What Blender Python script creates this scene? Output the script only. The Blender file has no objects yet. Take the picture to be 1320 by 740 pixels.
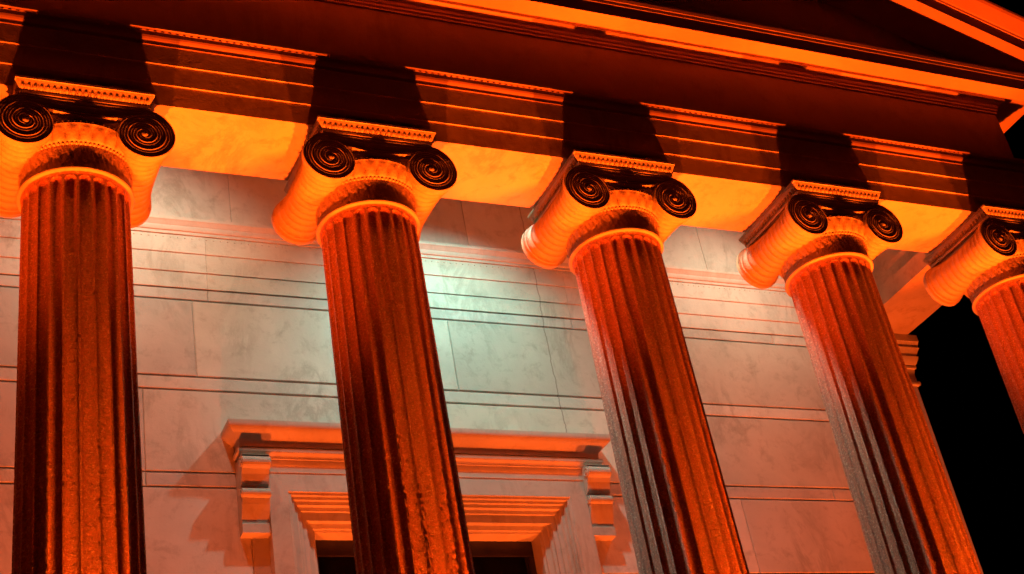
import bpy, bmesh, math, random
from mathutils import Vector, Matrix, noise as mnoise
random.seed(7)
PI = math.pi
S = bpy.context.scene
COL = S.collection
H = 11.2            # height of the architrave soffit above the ground
ZB = -10.6          # porch floor, measured from the soffit
W = 2.788           # wall plane
HB = 0.49           # half thickness of the entablature beam
XL, XR = -3.49, 12.49

# ------------------------------------------------------------------ materials
def new_mat(name):
    m = bpy.data.materials.new(name); m.use_nodes = True
    nt = m.node_tree; nt.nodes.clear()
    out = nt.nodes.new('ShaderNodeOutputMaterial'); b = nt.nodes.new('ShaderNodeBsdfPrincipled')
    nt.links.new(b.outputs[0], out.inputs[0])
    return m, nt, b
def N(nt, t, **kw):
    n = nt.nodes.new(t)
    for k, v in kw.items():
        if k.startswith('i_'): n.inputs[int(k[2:]) if k[2:].isdigit() else k[2:].replace('_', ' ')].default_value = v
        else: setattr(n, k, v)
    return n
def ramp(nt, src, stops):
    r = N(nt, 'ShaderNodeValToRGB'); e = r.color_ramp.elements
    while len(e) < len(stops): e.new(0.5)
    for k, (p, c) in enumerate(stops):
        e[k].position = p; e[k].color = (c, c, c, 1) if not isinstance(c, tuple) else (*c, 1)
    nt.links.new(src, r.inputs[0]); return r
def mix(nt, fac, a, b, mode='MIX'):
    m = N(nt, 'ShaderNodeMix', data_type='RGBA', blend_type=mode)
    for i, v in ((0, fac), (6, a), (7, b)):
        if hasattr(v, 'links') or isinstance(v, bpy.types.NodeSocket): nt.links.new(v, m.inputs[i])
        else: m.inputs[i].default_value = v if i == 0 else (*v, 1)
    return m.outputs[2]
def math_(nt, op, a, b=None, c=None):
    m = N(nt, 'ShaderNodeMath', operation=op)
    for i, v in enumerate((a, b, c)):
        if v is None: continue
        if isinstance(v, bpy.types.NodeSocket): nt.links.new(v, m.inputs[i])
        else: m.inputs[i].default_value = v
    return m.outputs[0]
def coords(nt, scale=(1, 1, 1), obj=False):
    tc = N(nt, 'ShaderNodeTexCoord'); mp = N(nt, 'ShaderNodeMapping')
    mp.inputs['Scale'].default_value = scale
    nt.links.new(tc.outputs['Object'], mp.inputs[0]); return mp.outputs[0]
def noise(nt, vec, scale, detail=6, rough=.55, dist=0.0):
    n = N(nt, 'ShaderNodeTexNoise'); n.inputs['Scale'].default_value = scale
    n.inputs['Detail'].default_value = detail; n.inputs['Roughness'].default_value = rough
    n.inputs['Distortion'].default_value = dist
    nt.links.new(vec, n.inputs['Vector']); return n.outputs[0]

def stone(name, base, dark, rough=.7, bump=.3, bdist=.006, stain=.5, vein=.5, tone=False, bscale=38, cracks=None):
    m, nt, b = new_mat(name)
    co = coords(nt)
    big = noise(nt, co, .9, 8, .62, .6)
    c = mix(nt, ramp(nt, big, [(.35, 0.0), (.7, 1.0)]).outputs[0], base, tuple(x * .78 for x in base))
    # drifting marble veins
    cv = coords(nt, (1.3, 1.0, .5))
    vn = noise(nt, cv, 1.1, 10, .68, .7)
    va = math_(nt, 'ABSOLUTE', math_(nt, 'SUBTRACT', vn, .5))
    vr = ramp(nt, va, [(0.0, 1.0), (.055, 0.0)])
    patch = ramp(nt, noise(nt, co, .8, 3), [(.45, 0.0), (.62, 1.0)])
    vf = math_(nt, 'MULTIPLY', math_(nt, 'MULTIPLY', vr.outputs[0], patch.outputs[0]), vein)
    c = mix(nt, vf, c, dark)
    # blotchy dirt and fine grain
    dirt = ramp(nt, noise(nt, co, 4.5, 12, .72, .4), [(.52, 0.0), (.74, 1.0)])
    c = mix(nt, math_(nt, 'MULTIPLY', dirt.outputs[0], stain), c, dark)
    speck = ramp(nt, noise(nt, co, 55, 4, .7), [(.62, 0.0), (.72, 1.0)])
    c = mix(nt, math_(nt, 'MULTIPLY', speck.outputs[0], stain * .7), c, dark)
    if tone:
        at = N(nt, 'ShaderNodeAttribute', attribute_name='tone')
        c = mix(nt, 1.0, c, at.outputs['Color'], 'MULTIPLY')
    if cracks:
        sx = N(nt, 'ShaderNodeSeparateXYZ'); nt.links.new(co, sx.inputs[0])
        wob = math_(nt, 'MULTIPLY', math_(nt, 'SUBTRACT', noise(nt, coords(nt, (0, 0, 1)), 1.6, 8, .7), .5), .14)
        for cx in cracks:
            d = math_(nt, 'ABSOLUTE', math_(nt, 'SUBTRACT', math_(nt, 'ADD', sx.outputs[0], wob), cx))
            k = ramp(nt, d, [(.002, .75), (.012, 0.0)])
            c = mix(nt, k.outputs[0], c, (.16, .12, .09))
    nt.links.new(c, b.inputs['Base Color'])
    b.inputs['Roughness'].default_value = rough
    hgt = math_(nt, 'ADD', noise(nt, co, bscale, 8, .65), math_(nt, 'MULTIPLY', noise(nt, co, 7, 6, .6), 1.6))
    bp = N(nt, 'ShaderNodeBump'); bp.inputs['Strength'].default_value = bump; bp.inputs['Distance'].default_value = bdist
    nt.links.new(hgt, bp.inputs['Height']); nt.links.new(bp.outputs[0], b.inputs['Normal'])
    return m

M = {}
M['wall'] = stone('wall_marble', (.66, .62, .56), (.28, .24, .19), .6, .35, .005, .6, .45, tone=True, cracks=(2.0, 6.93))
M['trim'] = stone('trim_marble', (.62, .56, .49), (.28, .22, .16), .6, .3, .005, .45, .3)
M['doorstone'] = stone('door_surround_marble', (.52, .46, .39), (.24, .19, .14), .6, .35, .005, .5, .35)
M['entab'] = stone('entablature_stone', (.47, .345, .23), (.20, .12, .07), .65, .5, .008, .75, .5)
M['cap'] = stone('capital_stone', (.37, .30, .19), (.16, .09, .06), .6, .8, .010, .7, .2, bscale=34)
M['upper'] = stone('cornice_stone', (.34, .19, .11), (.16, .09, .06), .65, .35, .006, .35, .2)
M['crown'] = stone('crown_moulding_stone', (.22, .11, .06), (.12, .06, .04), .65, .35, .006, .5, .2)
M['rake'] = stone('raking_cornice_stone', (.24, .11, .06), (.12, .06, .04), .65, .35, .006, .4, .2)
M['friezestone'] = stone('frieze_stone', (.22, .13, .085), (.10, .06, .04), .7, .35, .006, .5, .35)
M['gable'] = stone('shaded_gable_stone', (.16, .11, .08), (.06, .04, .03), .8, .5, .01, .6, .2)  # cornice shade on the tympanum put into a darkened base colour
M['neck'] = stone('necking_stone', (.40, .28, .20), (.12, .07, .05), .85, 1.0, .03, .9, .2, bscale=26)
M['floor'] = stone('paving_stone', (.32, .30, .27), (.15, .13, .11), .8, .3, .006, .5, .2)

def shaft_mat():
    m, nt, b = new_mat('weathered_shaft_stone')
    oi = N(nt, 'ShaderNodeObjectInfo'); tc = N(nt, 'ShaderNodeTexCoord')
    off = N(nt, 'ShaderNodeVectorMath', operation='MULTIPLY_ADD')
    nt.links.new(tc.outputs['Object'], off.inputs[0]); off.inputs[1].default_value = (1, 1, 1)
    cm = N(nt, 'ShaderNodeCombineXYZ')
    for i in range(3): nt.links.new(math_(nt, 'MULTIPLY', oi.outputs['Random'], 31.0 + i * 7), cm.inputs[i])
    nt.links.new(cm.outputs[0], off.inputs[2]); v = off.outputs[0]
    st = N(nt, 'ShaderNodeMapping'); st.inputs['Scale'].default_value = (1, 1, .16); nt.links.new(v, st.inputs[0])
    streak = ramp(nt, noise(nt, st.outputs[0], 9, 8, .65, .3), [(.38, 0.0), (.68, 1.0)])
    c = mix(nt, streak.outputs[0], (.58, .215, .14), (.42, .14, .09))
    grime = ramp(nt, noise(nt, v, 40, 12, .8), [(.46, 0.0), (.60, 1.0)])
    c = mix(nt, math_(nt, 'MULTIPLY', grime.outputs[0], .75), c, (.15, .09, .06))
    # spalled patches: worn rows of pits, mostly lower on the shaft
    sx = N(nt, 'ShaderNodeSeparateXYZ'); nt.links.new(tc.outputs['Object'], sx.inputs[0])
    lowz = ramp(nt, math_(nt, 'MULTIPLY', math_(nt, 'SUBTRACT', 7.9, sx.outputs[2]), .4), [(.0, .0), (.9, 1.0)])
    sp = N(nt, 'ShaderNodeMapping'); sp.inputs['Scale'].default_value = (1, 1, .38); nt.links.new(v, sp.inputs[0])
    region = ramp(nt, noise(nt, st.outputs[0], 6.5, 3, .5), [(.53, 0.0), (.62, 1.0)])
    pit = ramp(nt, noise(nt, v, 24, 5, .7, .8), [(.50, 0.0), (.60, 1.0)])
    pits = math_(nt, 'MULTIPLY', math_(nt, 'MULTIPLY', region.outputs[0], pit.outputs[0]), lowz.outputs[0])
    c = mix(nt, math_(nt, 'MULTIPLY', pits, .6), c, (.10, .06, .04))
    fl = ramp(nt, noise(nt, v, 48, 3, .6), [(.57, 0.0), (.63, 1.0)])
    c = mix(nt, math_(nt, 'MULTIPLY', fl.outputs[0], .75), c, (.78, .52, .36))
    nt.links.new(c, b.inputs['Base Color']); b.inputs['Roughness'].default_value = .38
    b.inputs['Specular IOR Level'].default_value = .5
    g = math_(nt, 'ADD', math_(nt, 'MULTIPLY', noise(nt, v, 65, 4, .75), 2.2), math_(nt, 'MULTIPLY', noise(nt, v, 30, 5, .65), .8))
    g = math_(nt, 'SUBTRACT', g, math_(nt, 'MULTIPLY', pits, 4.0))
    bp = N(nt, 'ShaderNodeBump'); bp.inputs['Strength'].default_value = 1.0; bp.inputs['Distance'].default_value = .020
    nt.links.new(g, bp.inputs['Height']); nt.links.new(bp.outputs[0], b.inputs['Normal'])
    return m
M['shaft'] = shaft_mat()

def plain(name, col, rough, spec=.5):
    m, nt, b = new_mat(name)
    co = coords(nt)
    c = mix(nt, ramp(nt, noise(nt, co, 6, 6), [(.4, 0.0), (.65, 1.0)]).outputs[0], col, tuple(x * .6 for x in col))
    nt.links.new(c, b.inputs['Base Color']); b.inputs['Roughness'].default_value = rough
    b.inputs['Specular IOR Level'].default_value = spec
    return m
M['darkwood'] = plain('dark_painted_wood', (.02, .012, .01), .35)
M['glass'] = plain('dark_glass', (.006, .005, .006), .08)
M['lead'] = plain('lead_roofing', (.12, .12, .13), .6)
M['pit'] = plain('drilled_dark_stone', (.14, .10, .08), .9)

# ------------------------------------------------------------------ mesh tools
class MB:
    def __init__(s): s.v = []; s.f = []; s.t = []
    def face(s, idx, tone=1.0): s.f.append(tuple(idx)); s.t.append(tone)
    def add(s, vs): n = len(s.v); s.v.extend(tuple(p) for p in vs); return n
    def box(s, x0, x1, y0, y1, z0, z1, tone=1.0):
        n = s.add([(x, y, z) for x in (x0, x1) for y in (y0, y1) for z in (z0, z1)])
        for q in ((0, 1, 3, 2), (4, 6, 7, 5), (0, 4, 5, 1), (2, 3, 7, 6), (0, 2, 6, 4), (1, 5, 7, 3)):
            s.face([n + k for k in q], tone)
    def panel(s, x0, x1, yf, yb, z0, z1, bv=.006, tone=1.0):
        """block with a chamfered front face, front towards -Y"""
        n = s.add([(x0, yb, z0), (x1, yb, z0), (x1, yb, z1), (x0, yb, z1),
                   (x0, yf + bv, z0), (x1, yf + bv, z0), (x1, yf + bv, z1), (x0, yf + bv, z1),
                   (x0 + bv, yf, z0 + bv), (x1 - bv, yf, z0 + bv), (x1 - bv, yf, z1 - bv), (x0 + bv, yf, z1 - bv)])
        for a in (0, 4):
            for k in range(4): s.face([n + a + k, n + a + (k + 1) % 4, n + a + 4 + (k + 1) % 4, n + a + 4 + k], tone)
        s.face([n + 8, n + 9, n + 10, n + 11], tone)
    def strip(s, rows, closed=False, tone=1.0):
        """rows: equal-length lists of points, skinned"""
        m = len(rows[0]); n = s.add([p for r in rows for p in r])
        for i in range(len(rows) - 1):
            for j in range(m if closed else m - 1):
                k = (j + 1) % m
                s.face([n + i * m + j, n + i * m + k, n + (i + 1) * m + k, n + (i + 1) * m + j], tone)
        return n
    def extrude_x(s, prof, x0, x1, tone=1.0):
        s.strip([[(x0, y, z) for y, z in prof], [(x1, y, z) for y, z in prof]], True, tone)
        n = len(s.v) - 2 * len(prof); m = len(prof)
        s.face([n + k for k in range(m)], tone); s.face([n + m + k for k in reversed(range(m))], tone)
    def lathe(s, prof, seg=96, cx=0, cy=0, fn=None):
        rows = []
        for r, z in prof:
            rows.append([((r + (fn(a, z) if fn else 0)) * math.cos(a) + cx, (r + (fn(a, z) if fn else 0)) * math.sin(a) + cy, z)
                         for a in (2 * PI * k / seg for k in range(seg))])
        s.strip(rows, True)
    def egg(s, c, right, up, out, a, b, d, seg=8, rings=3):
        """half ellipsoid bulging along out"""
        c = Vector(c); rows = []
        for i in range(rings + 1):
            t = PI / 2 * i / rings; rr = math.cos(t); h = math.sin(t)
            rows.append([c + right * (a * rr * math.cos(2 * PI * k / seg)) + up * (b * rr * math.sin(2 * PI * k / seg)) + out * (d * h) for k in range(seg)])
        s.strip(rows, True)
    def build(s, name, mat, parent=None, smooth=False, bevel=0, raw=False):
        me = bpy.data.meshes.new(name); me.from_pydata(s.v, [], s.f); 
        if 'tone' in mat.name or mat is M['wall']:
            at = me.color_attributes.new('tone', 'FLOAT_COLOR', 'CORNER')
            k = 0
            for fi, f in enumerate(s.f):
                t = s.t[fi]; t = t if isinstance(t, tuple) else (t, t, t)
                for _ in f: at.data[k].color = (*t, 1); k += 1
        bm = bmesh.new(); bm.from_mesh(me); bmesh.ops.recalc_face_normals(bm, faces=bm.faces); bm.to_mesh(me); bm.free()
        me.materials.append(mat)
        if smooth:
            for p in me.polygons: p.use_smooth = True
            me.set_sharp_from_angle(angle=math.radians(42))
        o = bpy.data.objects.new(name, me); COL.objects.link(o)
        if bevel:
            md = o.modifiers.new('bevel', 'BEVEL'); md.width = bevel; md.segments = 2; md.limit_method = 'ANGLE'; md.angle_limit = math.radians(40)
        if parent: o.parent = parent
        return o
def thing(name, loc, label, cat, group=None):
    o = bpy.data.objects.new(name, None); COL.objects.link(o); o.location = loc
    o['label'] = label; o['category'] = cat; o['kind'] = 'thing'
    if group: o['group'] = group
    return o
def struct(o): o['kind'] = 'structure'; return o

X, Y, Z = Vector((1, 0, 0)), Vector((0, 1, 0)), Vector((0, 0, 1))
def U_sweep(mb, prof, xl, xr, yf, yb, tone=1.0):
    """closed profile of (front offset, side offset, z) swept round three sides of the building with mitred corners"""
    rows = []
    for k in range(4):
        r = []
        for df, ds, z in prof:
            x = xl - ds if k < 2 else xr + ds
            y = yf - df if k in (1, 2) else yb
            r.append((x, y, z))
        rows.append(r)
    mb.strip(rows, True, tone)
    n = len(mb.v) - 4 * len(prof); m = len(prof)
    mb.face([n + k for k in range(m)]); mb.face([n + 3 * m + k for k in reversed(range(m))])

# ------------------------------------------------------------------ ionic column (origin at the column's foot)
FZ = ZB                           # foot of the column relative to the soffit
def zc(z): return z - FZ          # soffit-relative height -> column-local height
R_TOP, R_BOT = .505, .60
Z_FT = -.996                     # crown of the flute heads
Z_SB = -10.27                     # foot of the shaft
def shaft_radius(z):
    t = max(0, (-1.0 - z) / (9.3))
    return R_TOP + (R_BOT - R_TOP) * (t * .85 + .15 * t * t)
def build_shaft(chip, seed, col):
    """fluted shaft; chip scales how badly its surface has spalled"""
    NF, NS = 24, 14; zs = []
    wmax = .056
    z = -.952; zs += [z, -.958, -.965, -.972, -.98]
    for k in range(9): zs.append(Z_FT - wmax * (1 - math.cos(k / 8 * PI / 2)) - .0)
    z = Z_FT - wmax
    while z > -5.6: z -= .021; zs.append(z)
    while z > Z_SB + .3: z -= .12; zs.append(z)
    zs += [Z_SB + .1, Z_SB + .07, Z_SB + .04, Z_SB]
    rng = random.Random(3); mb = MB(); rows = []
    for z in zs:
        R = shaft_radius(z); pitch = 2 * PI / NF; hw = pitch * .40
        top = Z_FT - z
        if top <= 0: s = 0.0
        elif top < wmax: s = math.sqrt(max(0, 1 - (1 - top / wmax) ** 2))
        else: s = 1.0
        bot = z - (Z_SB + .06)
        if bot < 0: s = 0.0
        elif bot < wmax: s = min(s, math.sqrt(max(0, 1 - (1 - bot / wmax) ** 2)))
        flare = 0.0
        if z > -.98: flare = .014 * ((z + .98) / .028) ** 2
        if z < Z_SB + .12: flare = .05 * ((Z_SB + .12 - z) / .12) ** 2
        row = []
        for k in range(NF * NS):
            a = pitch * (k / NS + .5); u = ((k % NS) / NS - .5) * pitch   # 0 at flute centre
            d = 0.0
            if s > 0 and abs(u) < hw * s:
                q = u / (hw * s); d = (.034 + .022 * math.exp(-max(0, top) / .10)) * s ** .6 * math.sqrt(max(0, 1 - q * q)) ** .9
            r = R + flare - d
            if -5.7 < z < -1.1:
                p = Vector((R * math.cos(a), R * math.sin(a), z))
                low = min(1.0, max(0.0, (-2.7 - z) / 1.6))
                zone = mnoise.noise(Vector((p.x * 4.5, p.y * 4.5, z * .8 + 5 + seed))) - .04
                c1 = mnoise.noise(Vector((p.x * 42, p.y * 42, z * 26 + seed))) + .5 * mnoise.noise(p * 70 + Vector((3, 1, 7)))
                if zone > 0 and c1 > .15: r -= chip * min(.0075, (c1 - .15) * .04) * low * min(1, zone * 7) * (1.0 if d < .02 else .35)
                r += .0014 * mnoise.noise(Vector((p.x * 60, p.y * 60, z * 42)))
            row.append((r * math.cos(a), r * math.sin(a), zc(z)))
        rows.append(row)
    mb.strip(rows, True)
    return mb.build('shaft', M['shaft'], col, True)
def make_column():
    col = thing('ionic_column', (0, 0, H + FZ), '', 'column', 'fluted columns carrying the portico')
    build_shaft(.22, 0.0, col)
    # attic base
    mb = MB(); prof = []
    zt = -10.27
    prof += [(.0, zc(zt)), (.63, zc(zt)), (.635, zc(zt - .02))]
    prof += [(.635 + .045 * math.sin(PI * t / 8), zc(zt - .02 - .09 * t / 8)) for t in range(9)]
    prof += [(.63 - .03 * math.sin(PI * t / 6), zc(zt - .12 - .07 * t / 6)) for t in range(7)]
    prof += [(.655 + .05 * math.sin(PI * t / 8), zc(zt - .2 - .12 * t / 8)) for t in range(9)]
    prof += [(.0, zc(zt - .325))]
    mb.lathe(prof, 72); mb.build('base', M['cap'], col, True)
    # torus below the necking
    mb = MB()
    mb.lathe([(.50, zc(-.90))] + [(.53 + .024 * math.cos(a), zc(-.936 + .019 * math.sin(a))) for a in [PI / 2 - PI * k / 12 for k in range(13)]] + [(.50, zc(-.957))], 120)
    mb.build('astragal', M['cap'], col, True)
    # necking with its worn low relief
    mb = MB()
    def nk(a, z):
        t = (z - zc(-.91)) / .27
        return .007 * math.sin(PI * max(0, min(1, t))) * (math.cos(a * 32) * math.cos(t * 7) + .6 * math.cos(a * 64 + t * 9))
    mb.lathe([(.525 + .02 * (t / 16) ** 3, zc(-.91 + .27 * t / 16)) for t in range(17)], 288, fn=nk)
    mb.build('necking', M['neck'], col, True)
    # ---- capital
    cap = MB()
    # cushion block between the rolls
    cap.box(-.56, .56, -.535, .535, zc(-.44), zc(-.155))
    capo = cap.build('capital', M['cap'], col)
    # echinus: bead row, eggs, upper bead
    mb = MB(); NE = 30
    def eg(a, z):
        t = (z - zc(-.645)) / .17
        if t < 0 or t > 1: return 0
        w = abs(math.sin(a * NE / 2)); e = math.sin(PI * min(1, t * 1.02)) 
        return -.03 * (1 - w ** .55) * e
    prof = [(.50, zc(-.66)), (.555, zc(-.66)), (.565, zc(-.645))]
    prof += [(.565 + .066 * math.sin(PI / 2 * t / 10), zc(-.645 + .17 * (1 - math.cos(PI / 2 * t / 10)) ** .8)) for t in range(1, 11)]
    prof += [(.634, zc(-.47)), (.622, zc(-.465)), (.622, zc(-.455)), (.5, zc(-.44))]
    mb.lathe(prof, NE * 12, fn=eg)
    for k in range(72):      # upper row of beads
        a = 2 * PI * k / 72; o = Vector((math.cos(a), math.sin(a), 0))
        mb.egg(o * .615 + Z * zc(-.447), o.cross(Z), Z, o, .019, .014, .020, 6, 2)
    for k in range(84):
        a = 2 * PI * k / 84; o = Vector((math.cos(a), math.sin(a), 0))
        mb.egg(o * .553 + Z * zc(-.662), o.cross(Z), Z, o, .017, .014, .022, 6, 2)
    mb.build('echinus', M['cap'], capo, True)
    # abacus with eggs
    mb = MB()
    def rect(d, z): return [(-d, -d * 1.0, z), (d, -d, z), (d, d, z), (-d, d, z)]
    pr = [(.575, -.168), (.612, -.168), (.612, -.142), (.602, -.138), (.612, -.12), (.628, -.09), (.642, -.06), (.652, -.03), (.658, -.027), (.658, -.002)]
    mb.strip([rect(d, zc(z)) for d, z in pr], True)
    n = len(mb.v); mb.face([n - 4, n - 3, n - 2, n - 1])
    for ang in range(4):
        rot = Matrix.Rotation(ang * PI / 2, 3, 'Z')
        for k in range(21):
            c = rot @ Vector((-.59 + 1.18 * k / 20, -.618, 0)); c.z = zc(-.082)
            out = rot @ Vector((0, -1, -.35)).normalized()
            mb.egg(c, rot @ X, Z, out, .0225, .050, .030, 8, 3)
            if k < 20:
                c = rot @ Vector((-.5605 + 1.18 * k / 20, -.618, 0)); c.z = zc(-.085)
                mb.egg(c, rot @ X, Z, out, .005, .048, .026, 6, 2)
    mb.build('abacus', M['cap'], capo, True)
    EX, EZ, YF = .553, -.497, .60
    PT = .087; R0 = .322
    def relief(phi):
        """height of the face across one winding of the spiral: two fillets and a hollow"""
        for lo, wd, hh in ((0, .17, .008), (.34, .15, .005), (.64, .15, .005)):
                if lo <= phi < lo + wd: return hh * math.sin(PI * (phi - lo) / wd) ** .5
        return -.003
    for sx in (-1, 1):
        # roll running front to back, with its hollows and raised rings
        mb = MB(); rows = []; ny = 156; seg = 72
        for i in range(ny + 1):
            t = i / ny; y = -YF + .012 + (2 * YF - .024) * t
            e = abs(2 * t - 1)
            rho = .74 + .26 * e ** 3.0
            if e > .93: rho = .985 - .06 * ((e - .93) / .07) ** 2
            if e < .92:
                ph = (t * 13) % 1.0
                rho += .075 * (abs(2 * ph - 1) ** 3.0) - .03
            row = []
            for k in range(seg):
                tn = k / seg                        # turns from the top, outwards
                a = PI / 2 - sx * 2 * PI * tn
                R = (R0 - .075 * tn) + (.06 * max(0, (tn - .82) / .18) ** 2)
                row.append((sx * EX + R * rho * math.cos(a), y, zc(EZ) + R * rho * math.sin(a)))
            rows.append(row)
        mb.strip(rows, True); n = len(mb.v)
        mb.face([k for k in range(seg)]); mb.face([n - seg + k for k in range(seg)])
        mb.build('bolster', M['cap'], capo, True)
    for sy in (-1, 1):
        for sx in (-1, 1):
            mb = MB(); seg = 144; nr = 84; rows = []
            for k in range(seg + 1):
                tn = k / seg; a = PI / 2 - sx * 2 * PI * tn
                Ro = R0 - PT * tn; row = []
                for j in range(nr + 1):
                    r = .047 + (Ro - .047) * j / nr
                    ph = ((R0 - r) / PT - tn) % 1.0
                    if j == nr: ph = 0.0
                    h = relief(ph) * min(1, .45 + r * 2.2)
                    y = sy * (YF + h + .075 * (0.30 - r) * .8)
                    row.append((sx * EX + r * math.cos(a), y, zc(EZ) + r * math.sin(a)))
                row.append((row[-1][0], sy * (YF - .04), row[-1][2]))
                rows.append(row)
            mb.strip(rows)
            e = []
            for i in range(5):
                t = PI / 2 * i / 4; e.append([(sx * EX + .034 * math.cos(t) * math.cos(b), sy * (YF + .012 + .014 * math.sin(t)), zc(EZ) + .034 * math.cos(t) * math.sin(b)) for b in (2 * PI * q / 24 for q in range(24))])
            mb.strip(e, True)
            mb.strip([[(sx * EX + r * math.cos(b), sy * y, zc(EZ) + r * math.sin(b)) for b in (2 * PI * q / 24 for q in range(24))] for r, y in ((.052, YF + .008), (.034, YF + .012))], True)
            mb.build('volute', M['cap'], capo, True)
        # channel linking the two spirals, sagging a little in the middle
        mb = MB(); rows = []
        for i in range(61):
            u = -1 + 2 * i / 60; x = u * EX
            zt = -.186; s = (1 - u * u)
            zb = (EZ + R0 - PT) - .10 * s
            row = []
            for j in range(49):
                q = j / 48
                h = relief(q * .999) if u * u > 2 else (.018 if q < .09 or q > .91 else (.008 if (.22 < q < .29 or .71 < q < .78) else -.014 * math.sin(PI * q)))
                row.append((x, sy * (YF - .012 + h), zc(zt + (zb - zt) * q)))
            row.insert(0, (x, sy * .5, zc(zt))); row.append((x, sy * .5, zc(zb)))
            rows.append(row)
        mb.strip(rows); mb.build('channel', M['cap'], capo, True)
    return col

def copy_tree(o, parent=None):
    c = o.copy(); COL.objects.link(c)
    if parent: c.parent = parent
    for ch in list(o.children): copy_tree(ch, c)
    return c
proto = make_column()
col_labels = ['weathered fluted column at far left, its two dark scrolls seen nearly face on',
              'fluted column standing before the left half of the doorway, badly pitted low down',
              'fluted column just right of the door surround, shaft half grey half red',
              'fluted column overlapping the slim corner pilaster capital, fourth from the left',
              'corner column cut off by the right edge, its shaft against black sky']
protos = [proto]
for i in range(1, 5): protos.append(copy_tree(proto))
for i, c in enumerate(protos):
    c.location = (3 * i, 0, H + FZ); c['label'] = col_labels[i]
    for ch in c.children:
        if ch.name.startswith('shaft') and i == 1:
            worn = build_shaft(.6, 3.7, None); ch.data = worn.data; bpy.data.objects.remove(worn)
        if ch.name.startswith(('shaft', 'necking', 'astragal')): ch.rotation_euler.z = PI / 12 * (0, 5, 11, 3, 17)[i]

# ------------------------------------------------------------------ entablature
BACK = 15.0
ent = thing('entablature', (4.5, 0, H), 'long banded stone beam with plain frieze and projecting cornice resting on the columns', 'entablature')
def L(mb):      # soffit-relative x,z to the local frame of ent
    mb.v = [(x - 4.5, y, z) for x, y, z in mb.v]; return mb
mb = MB()
arch = [(-.98, 0), (0, 0), (0, .262), (.016, .262), (.016, .518), (.032, .518), (.032, .757), (-.90, .757), (-.90, .518), (-.94, .518), (-.94, .262), (-.98, .262)]
U_sweep(mb, [(d, d, z) for d, z in arch], XL, XR, -HB, BACK)
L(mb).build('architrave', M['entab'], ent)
mb = MB()
crown = [(-.85, .757), (.045, .757), (.045, .80), (.048, .805), (.058, .812), (.072, .828), (.08, .85), (.08, .90), (.09, .905), (.10, .915), (.112, .92), (.112, .952), (.0, .955), (-.85, .955)]
U_sweep(mb, [(d, d, z) for d, z in crown], XL, XR, -HB, BACK)
k = 0; x = XL
while x < XR:
    mb.egg((x, -HB - .088, .900), X, Z, Vector((0, -1, -.9)).normalized(), .020, .010, .010, 6, 2); x += .075
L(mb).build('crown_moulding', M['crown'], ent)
mb = MB()
U_sweep(mb, [(-.6, -.6, .957), (0, 0, .957), (0, 0, 1.82), (-.6, -.6, 1.82)], XL, XR, -HB, BACK)
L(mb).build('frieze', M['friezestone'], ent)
mb = MB()
bed = [(-.6, 1.822), (.018, 1.822), (.018, 1.85), (.035, 1.865), (.035, 1.895), (.05, 1.91), (.06, 1.94), (.10, 1.975), (.138, 1.985), (.138, 2.03), (-.6, 2.03)]
U_sweep(mb, [(d, d, z) for d, z in bed], XL, XR, -HB, BACK)
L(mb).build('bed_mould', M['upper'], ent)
mb = MB()
OF, OS = .375, .70
cor = [(-.6, -.6, 2.032), (.136, .136, 2.032), (OF - .02, OS - .02, 2.032), (OF - .016, OS - .016, 2.024), (OF, OS, 2.02), (OF, OS, 2.20),
       (OF + .004, OS + .004, 2.205), (OF + .005, OS + .005, 2.245), (OF + .005, OS + .005, 2.26), (OF + .009, OS + .009, 2.265), (OF + .012, OS + .012, 2.32), (OF + .012, OS + .012, 2.34), (-.6, -.6, 2.38)]
U_sweep(mb, cor, XL, XR, -HB, BACK)
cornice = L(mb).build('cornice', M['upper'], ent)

# ------------------------------------------------------------------ pediment
ped = thing('pediment', (4.5, 0, H + 2.385), 'dark triangular gable with glowing orange raking edge rising at upper right', 'pediment')
SL = .333
zap = 2.63 + SL * (12.9 - 4.5)
def rk(x): return zap - SL * abs(x - 4.5)
def Lp(mb):
    mb.v = [(x - 4.5, y, z - 2.385) for x, y, z in mb.v]; return mb
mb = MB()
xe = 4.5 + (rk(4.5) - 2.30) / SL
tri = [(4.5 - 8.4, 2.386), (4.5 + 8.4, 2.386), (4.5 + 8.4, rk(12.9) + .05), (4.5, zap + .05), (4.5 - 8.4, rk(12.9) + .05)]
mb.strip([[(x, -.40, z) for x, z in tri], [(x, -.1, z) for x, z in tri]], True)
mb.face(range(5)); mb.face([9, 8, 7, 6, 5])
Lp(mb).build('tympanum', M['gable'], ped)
prof = [(-.35, 0), (-1.02, 0), (-1.03, -.012), (-1.055, -.012), (-1.055, .19), (-1.07, .195), (-1.08, .225), (-1.10, .235), (-1.17, .29), (-1.24, .345), (-1.265, .385), (-1.27, .42), (-.35, .40)]
for sgn in (-1, 1):
    mb = MB()
    xs = [4.5, 4.5 + sgn * 8.78]
    mb.strip([[(x, y, rk(x) + dz) for y, dz in prof] for x in xs], True)
    n = len(prof); mb.face(range(n)); mb.face([2 * n - 1 - k for k in range(n)])
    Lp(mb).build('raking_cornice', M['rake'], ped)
for sgn in (-1, 1):
    mb = MB(); rows = []
    for y in (-.34, BACK + .8):
        rows.append([(4.5, y, zap + .30), (4.5 + sgn * 8.8, y, rk(4.5 + 8.8) + .30), (4.5 + sgn * 8.8, y, rk(4.5 + 8.8) + .395), (4.5, y, zap + .395)])
    mb.strip(rows, True); mb.face(range(4)); mb.face([7, 6, 5, 4])
    Lp(mb).build('roof', M['lead'], ped)

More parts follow.
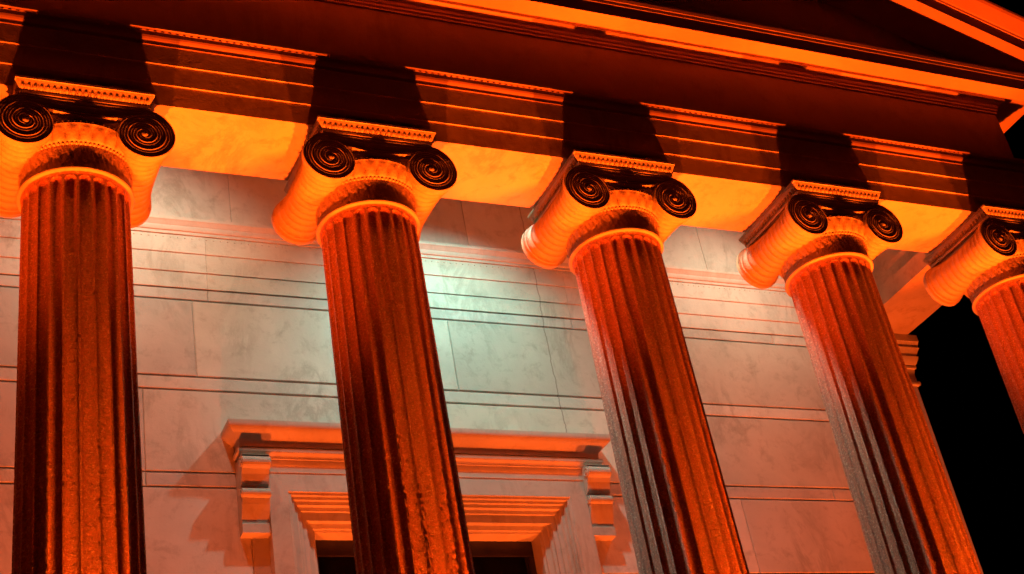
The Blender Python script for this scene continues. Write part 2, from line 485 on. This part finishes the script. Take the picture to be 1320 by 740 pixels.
# ------------------------------------------------------------------ porch wall with its own banding
wall = thing('porch_wall', (4.5, W, H + ZB), 'pale marble block wall behind the columns, glowing greenish white in the middle', 'wall')
def Lw(mb):
    mb.v = [(x - 4.5, y - W, z - ZB) for x, y, z in mb.v]; return mb
rng = random.Random(11)
def tn(a=.78, b=1.05):
    t = rng.uniform(a, b); return (t, t * rng.uniform(.97, 1.0), t * rng.uniform(.93, 1.0))
mb = MB()
WX0, WX1 = -2.51, 11.50
DX0, DX1, DZ = 2.6, 6.4, -2.60      # where the door surround is let in
G = .010
def course(z0, z1, joints, proud=0.0):
    js = [WX0] + sorted(j for j in joints if WX0 < j < WX1) + [WX1]
    for a, b in zip(js[:-1], js[1:]):
        a2, b2 = (a + .003, b - .003)
        if z1 > DZ + .0 and z0 >= DZ: segs = [(a2, b2)]
        else:
            segs = []
            if a2 < DX0: segs.append((a2, min(b2, DX0)))
            if b2 > DX1: segs.append((max(a2, DX1), b2))
        for s0, s1 in segs:
            if s1 - s0 > .02: mb.panel(s0, s1, W - proud, W + .032, z0 + G, z1 - G, .009, tn())
course(-.174, .0 - .006, [1.99, 6.93, 10.2])
z = -.174; n = 0
jt = [[1.80 + 3.3 * k for k in range(-2, 5)], [1.17 + 3.29 * k for k in range(-1, 5)], [2.3 + 3.3 * k for k in range(-2, 4)], [.9 + 3.3 * k for k in range(-2, 4)]]
while z > ZB + .3:
    course(z - 1.045, z, jt[n % 4]); course(z - 1.225, z - 1.045, [jt[(n + 1) % 4][2] + .1, jt[n % 4][4] - .6, jt[n % 4][1]])
    z -= 1.225; n += 1
course(ZB + .004, z, [])
# upper plain course above the banding
for a, b in zip([WX0, .55, 2.35, 3.9, 5.6, 7.7, 9.4], [.55, 2.35, 3.9, 5.6, 7.7, 9.4, WX1]):
    mb.panel(a + .002, b - .002, W + .0, W + .032, 1.01, 1.97, .003, tn(.84, .98))
# core of the wall with the doorway left open
for b_ in ((WX0, DX0 + .35, ZB, 1.97), (DX1 - .35, WX1, ZB, 1.97), (DX0 + .35, DX1 - .35, -3.0, 1.97)):
    mb.box(b_[0], b_[1], W + .018, W + .6, b_[2], b_[3], .75)
Lw(mb).build('masonry', M['wall'], wall)
mb = MB()
wb = [(W + .03, .0), (W - .010, .0), (W - .010, .222), (W - .024, .222), (W - .024, .488), (W - .038, .488), (W - .038, .742), (W + .03, .742)]
for a, b in zip([WX0, 1.99, 6.93], [1.99, 6.93, 11.509]):
    mb.extrude_x(wb, a + .0015, b - .0015, tn(.95, 1.03))
Lw(mb).build('fascia_bands', M['wall'], wall)
mb = MB()
wc = [(W + .03, .745), (W - .055, .745), (W - .055, .785), (W - .07, .79), (W - .085, .82), (W - .085, .85), (W - .095, .86), (W - .105, .89), (W - .125, .91), (W - .125, .95), (W - .02, .985), (W - .01, 1.005), (W + .03, 1.005)]
mb.extrude_x(wc, WX0, 11.509)
x = WX0 + .03
while x < 11.45:
    mb.egg((x, W - .038, .70), X, Z, -Y, .011, .009, .010, 6, 2); x += .088
Lw(mb).build('crown_moulding', M['trim'], wall, True)

# corner pilaster (anta) ending the wall
anta = thing('corner_pilaster', (12.0, W, H + ZB), 'slim corner pilaster with moulded capital ending the wall beside black night sky', 'pilaster')
def La(mb):
    mb.v = [(x - 12.0, y - W, z - ZB) for x, y, z in mb.v]; return mb
mb = MB(); mb.box(11.51, 12.48, W - .12, W + .8, ZB + .3, -.76)
La(mb).build('shaft', M['trim'], anta, False, .008)
def ring_levels(mb, lv, x0=11.51, x1=12.48, y0=W - .12, y1=W + .8):
    mb.strip([[(x0 - d, y0 - d, z), (x1 + d, y0 - d, z), (x1 + d, y1, z), (x0 - d, y1, z)] for d, z in lv], True)
    n = len(mb.v); mb.face([n - 1, n - 2, n - 3, n - 4]); m = n - 4 * len(lv); mb.face([m, m + 1, m + 2, m + 3])
mb = MB()
ring_levels(mb, [(.0, -.80), (.04, -.79), (.045, -.76), (.04, -.735), (.012, -.73), (.015, -.60), (.03, -.53), (.05, -.52), (.055, -.49), (.05, -.47), (.07, -.45), (.10, -.38), (.11, -.345), (.09, -.34), (.10, -.31), (.135, -.24), (.15, -.215), (.13, -.21), (.16, -.12), (.165, -.115), (.165, -.003)])
La(mb).build('capital', M['trim'], anta, True)
mb = MB(); ring_levels(mb, [(.12, ZB + .003), (.12, ZB + .12), (.09, ZB + .14), (.1, ZB + .18), (.05, ZB + .22), (.03, ZB + .3)])
La(mb).build('base', M['trim'], anta)

# ------------------------------------------------------------------ doorway
door = thing('doorway', (4.5, W, H + ZB), 'tall stone doorway with bracketed cornice, orange stepped lintel and black opening', 'doorway')
Ld = Lw
def frame_sweep(mb, prof, xa, xb, zt, zbot):
    """profile (inset, depth) swept up one jamb, over the head and down the other, mitred"""
    rows = []
    for k in range(4):
        r = []
        for ins, yy in prof:
            x = xa + ins if k < 2 else xb - ins
            z = zbot if k in (0, 3) else zt - ins
            r.append((x, yy, z))
        rows.append(r)
    mb.strip(rows, True)
    n = len(mb.v) - 4 * len(prof); m = len(prof)
    mb.face([n + k for k in range(m)]); mb.face([n + 3 * m + k for k in reversed(range(m))])
P = lambda p: W - p
mb = MB()
fp = [(0, P(-.03)), (0, P(.150)), (.225, P(.150))]
ins, pp = .235, .138
fp += [(.235, P(.138)), (.262, P(.134)), (.268, P(.10)), (.30, P(.096)), (.306, P(.06)), (.345, P(.055)), (.352, P(.03)), (.36, P(.018)), (.40, P(.010)), (.405, P(-.025)), (.44, P(-.03)), (.447, P(-.055)), (.49, P(-.065)), (.497, P(-.10)), (.56, P(-.11)), (.565, P(-.14)), (.59, P(-.15)), (.595, P(-.5)), (.40, P(-.5)), (.34, P(-.03))]
frame_sweep(mb, fp, 2.49, 6.51, -2.495, ZB + .004)
Ld(mb).build('frame', M['doorstone'], door)
# crowning cornice
mb = MB()
cr = [(-.03, -1.91), (.345, -1.935), (.355, -1.94), (.355, -1.975)]
for k in range(1, 9):
    t = k / 8; cr.append((.355 - .15 * t + .022 * math.sin(2 * PI * t), -1.975 - .20 * t))
cr += [(.205, -2.20), (.195, -2.205), (.195, -2.225), (.235, -2.23), (.235, -2.27), (.225, -2.285), (.205, -2.295), (.19, -2.32), (.19, -2.34), (.175, -2.345), (.172, -2.40), (.163, -2.41), (.158, -2.43), (.158, -2.493), (-.03, -2.493)]
rows = []
x0, x1 = 2.39, 6.57
for k in range(4):
    rows.append([((x0 - max(p, 0) if k < 2 else x1 + max(p, 0)), (P(p) if k in (1, 2) else P(-.03)), z) for p, z in cr])
mb.strip(rows, True)
dc = Ld(mb).build('cornice', M['doorstone'], door, True)
# S-shaped brackets
def bracket(xa, xb):
    mb = MB()
    sp = [(-.02, -2.345), (.30, -2.345), (.325, -2.36)]
    for k in range(0, 9):
        a = PI / 2 - PI * .95 * k / 8; sp.append((.265 + .075 * math.cos(a), -2.435 + .075 * math.sin(a)))
    sp += [(.245, -2.56), (.225, -2.63), (.215, -2.67), (.195, -2.685), (.17, -2.69), (.17, -2.71)]
    for k in range(0, 9):
        a = PI / 2 - PI * .9 * k / 8; sp.append((.185 + .06 * math.cos(a), -2.775 + .06 * math.sin(a)))
    sp += [(.185, -2.90), (.155, -2.98), (.125, -3.06), (.12, -3.10), (.135, -3.11), (.135, -3.22), (-.02, -3.23)]
    mb.extrude_x([(P(p), z) for p, z in sp], xa, xb)
    for e in (xa, xb):      # carved spirals on the cheeks
        sg = -1 if e == xa else 1
        for (cp, cz, rr) in ((.265, -2.435, .058), (.185, -2.775, .045)):
            mb.strip([[(e + sg * h, P(cp + r * math.cos(b)), cz + r * math.sin(b)) for b in (2 * PI * q / 20 for q in range(20))] for r, h in ((rr, 0.0), (rr * .95, .012), (rr * .72, .012), (rr * .68, .004), (rr * .42, .004), (rr * .36, .016), (.001, .018))], True)
    return Ld(mb).build('bracket', M['doorstone'], door, False, .006)
b1 = bracket(2.17, 2.487); b2 = bracket(6.514, 6.83)
b1['label'] = 'left scrolled stone bracket under the door cornice'; b2['label'] = 'right scrolled stone bracket under the door cornice'
# door leaves and the glazed light over them
mb = MB(); mb.box(3.085, 5.915, W + .36, W + .42, -3.28, -3.08); mb.box(3.085, 5.915, W + .36, W + .42, -4.5, -4.32)
for xx in (3.085, 4.46, 5.835): mb.box(xx, xx + .08, W + .362, W + .418, -4.32, -3.28)
Ld(mb).build('transom_frame', M['darkwood'], door, False, .008)
mb = MB(); mb.box(3.16, 5.84, W + .385, W + .395, -4.33, -3.27); Ld(mb).build('transom_glass', M['glass'], door)
for sgn in (-1, 1):
    mb = MB(); xa, xb = (3.09, 4.495) if sgn < 0 else (4.505, 5.91)
    mb.box(xa, xb, W + .37, W + .42, ZB + .01, -4.505)
    for (za, zb) in ((ZB + .3, ZB + 2.0), (ZB + 2.2, ZB + 4.0), (ZB + 4.2, -4.7)):
        mb.panel(xa + .15, xb - .15, W + .352, W + .371, za, zb, .015)
    Ld(mb).build('door_leaf', M['darkwood'], door, False, .004)

# ------------------------------------------------------------------ building body, porch ceiling, floor, steps, ground
mb = MB()
mb.box(-3.48, XL + .99, W + .9, BACK - .1, 0 - 10.6, -.003); mb.box(11.52, 12.47, W + .81, BACK - .1, -10.6, -.003); mb.box(-3.48, 12.47, BACK - .1, BACK + .3, -10.6, 1.9)
o = MB(); o.v = [(x, y, z + H) for x, y, z in mb.v]; o.f = mb.f; o.t = mb.t
struct(o.build('building_body', M['trim']))
mb = MB(); mb.box(-3.3, 12.3, -.2, W + .7, H + 1.975, H + 2.02)
struct(mb.build('porch_ceiling', M['trim']))
mb = MB()
mb.box(-4.1, 13.1, -1.45, BACK + .5, H + ZB - .3, H + ZB)
mb.box(-4.5, 13.5, -1.85, BACK + .5, 0.15, H + ZB - .15 - .003); mb.box(-4.9, 13.9, -2.25, BACK + .5, -.05, .3)
struct(mb.build('steps', M['floor'], None, False, .01))
mb = MB(); mb.box(-400, 400, -400, 400, -.3, -.004); struct(mb.build('ground', M['floor']))

# ------------------------------------------------------------------ lighting: night, a row of amber uplights, one cool porch lamp
YL = -.785
ORANGE2 = (1.0, .11, .008)
ORANGE = (1.0, .088, .003)
def spot(name, loc, target, power, color, ang, blend, rad):
    l = bpy.data.lights.new(name, 'SPOT'); l.energy = power; l.color = color; l.spot_size = math.radians(ang); l.spot_blend = blend; l.shadow_soft_size = rad
    o = bpy.data.objects.new(name, l); COL.objects.link(o); o.location = loc
    o.rotation_euler = (Vector(target) - Vector(loc)).to_track_quat('-Z', 'Y').to_euler(); return o
for i in range(-1, 5):
    x = 3 * i
    o = spot('amber_uplight', (x, YL, H + ZB + .12), (x, YL - 10 * math.tan(math.radians(1)), H + ZB + 10), 26000, ORANGE, 40, .5, .07)
for wx in (-1.5, 1.5, 4.5, 7.5, 10.5, 12.1):      # amber uplights on the porch floor, washing the wall and the doorway
    spot('amber_wall_washer', (wx, 1.25, H + ZB + .12), (wx, W + .1, H - 3.6), 3700, ORANGE2, 46, 1.0, .18)
spot('porch_lamp', (5.0, .75, H + 1.6), (5.0, W, H - 2.1), 650, (.48, 1.0, .86), 108, 1.0, .08)
spot('porch_downlight', (3.9, .9, H + 1.6), (5.35, .55, H - 3.0), 1300, (1.0, .92, .66), 43, .9, .10)
spot('porch_downlight', (6.9, .9, H + 1.6), (8.35, .55, H - 3.0), 1250, (1.0, .90, .62), 43, .9, .10)
spot('porch_lamp', (9.7, .75, H + 1.6), (9.5, W, H - .1), 250, (1.0, .90, .62), 110, 1.0, .08)
spot('porch_lamp', (1.1, .75, H + 1.6), (1.1, W, H - .1), 260, (1.0, .90, .62), 110, 1.0, .08)

for fx in (-1.5, 7.5):      # added red fill without a real source, lifts the dark scroll faces
    spot('added_volute_fill', (fx, -9.5, .4), (fx + 2, 0, H - 1), 240, (1.0, .05, .02), 80, .8, .6)

w = bpy.data.worlds.new('World'); S.world = w; w.use_nodes = True
nt = w.node_tree; bg = nt.nodes['Background']
sk = nt.nodes.new('ShaderNodeTexSky'); sk.sky_type = 'NISHITA'; sk.sun_disc = False
sk.sun_elevation = math.radians(-8); sk.sun_rotation = math.radians(200)
nt.links.new(sk.outputs[0], bg.inputs[0]); bg.inputs[1].default_value = .05

# ------------------------------------------------------------------ camera (fitted to the photograph)
az, pi_, ro = 0.509134032, 0.542672715, -0.193509143
f = Vector((math.sin(az) * math.cos(pi_), math.cos(az) * math.cos(pi_), math.sin(pi_)))
r = Vector((math.cos(az), -math.sin(az), 0)); u = r.cross(f)
r2 = math.cos(ro) * r + math.sin(ro) * u; u2 = -math.sin(ro) * r + math.cos(ro) * u
cam = bpy.data.cameras.new('camera'); co = bpy.data.objects.new('camera', cam); COL.objects.link(co)
m3 = Matrix((r2, u2, -f)).transposed(); co.matrix_world = Matrix.Translation((-1.93259509, -11.6638710, -9.55297745 + H)) @ m3.to_4x4()
cam.sensor_width = 36; cam.lens = 36 * 1853.36861 / 1320; cam.clip_end = 2000
S.camera = co
S.view_settings.view_transform = 'Standard'; S.view_settings.look = 'None'; S.view_settings.exposure = 0; S.view_settings.gamma = 1
S.render.engine = 'CYCLES'; S.cycles.use_denoising = True
try: S.cycles.denoiser = 'OPENIMAGEDENOISE'
except Exception: pass
S.cycles.max_bounces = 6; S.cycles.diffuse_bounces = 4; S.cycles.sample_clamp_indirect = 10
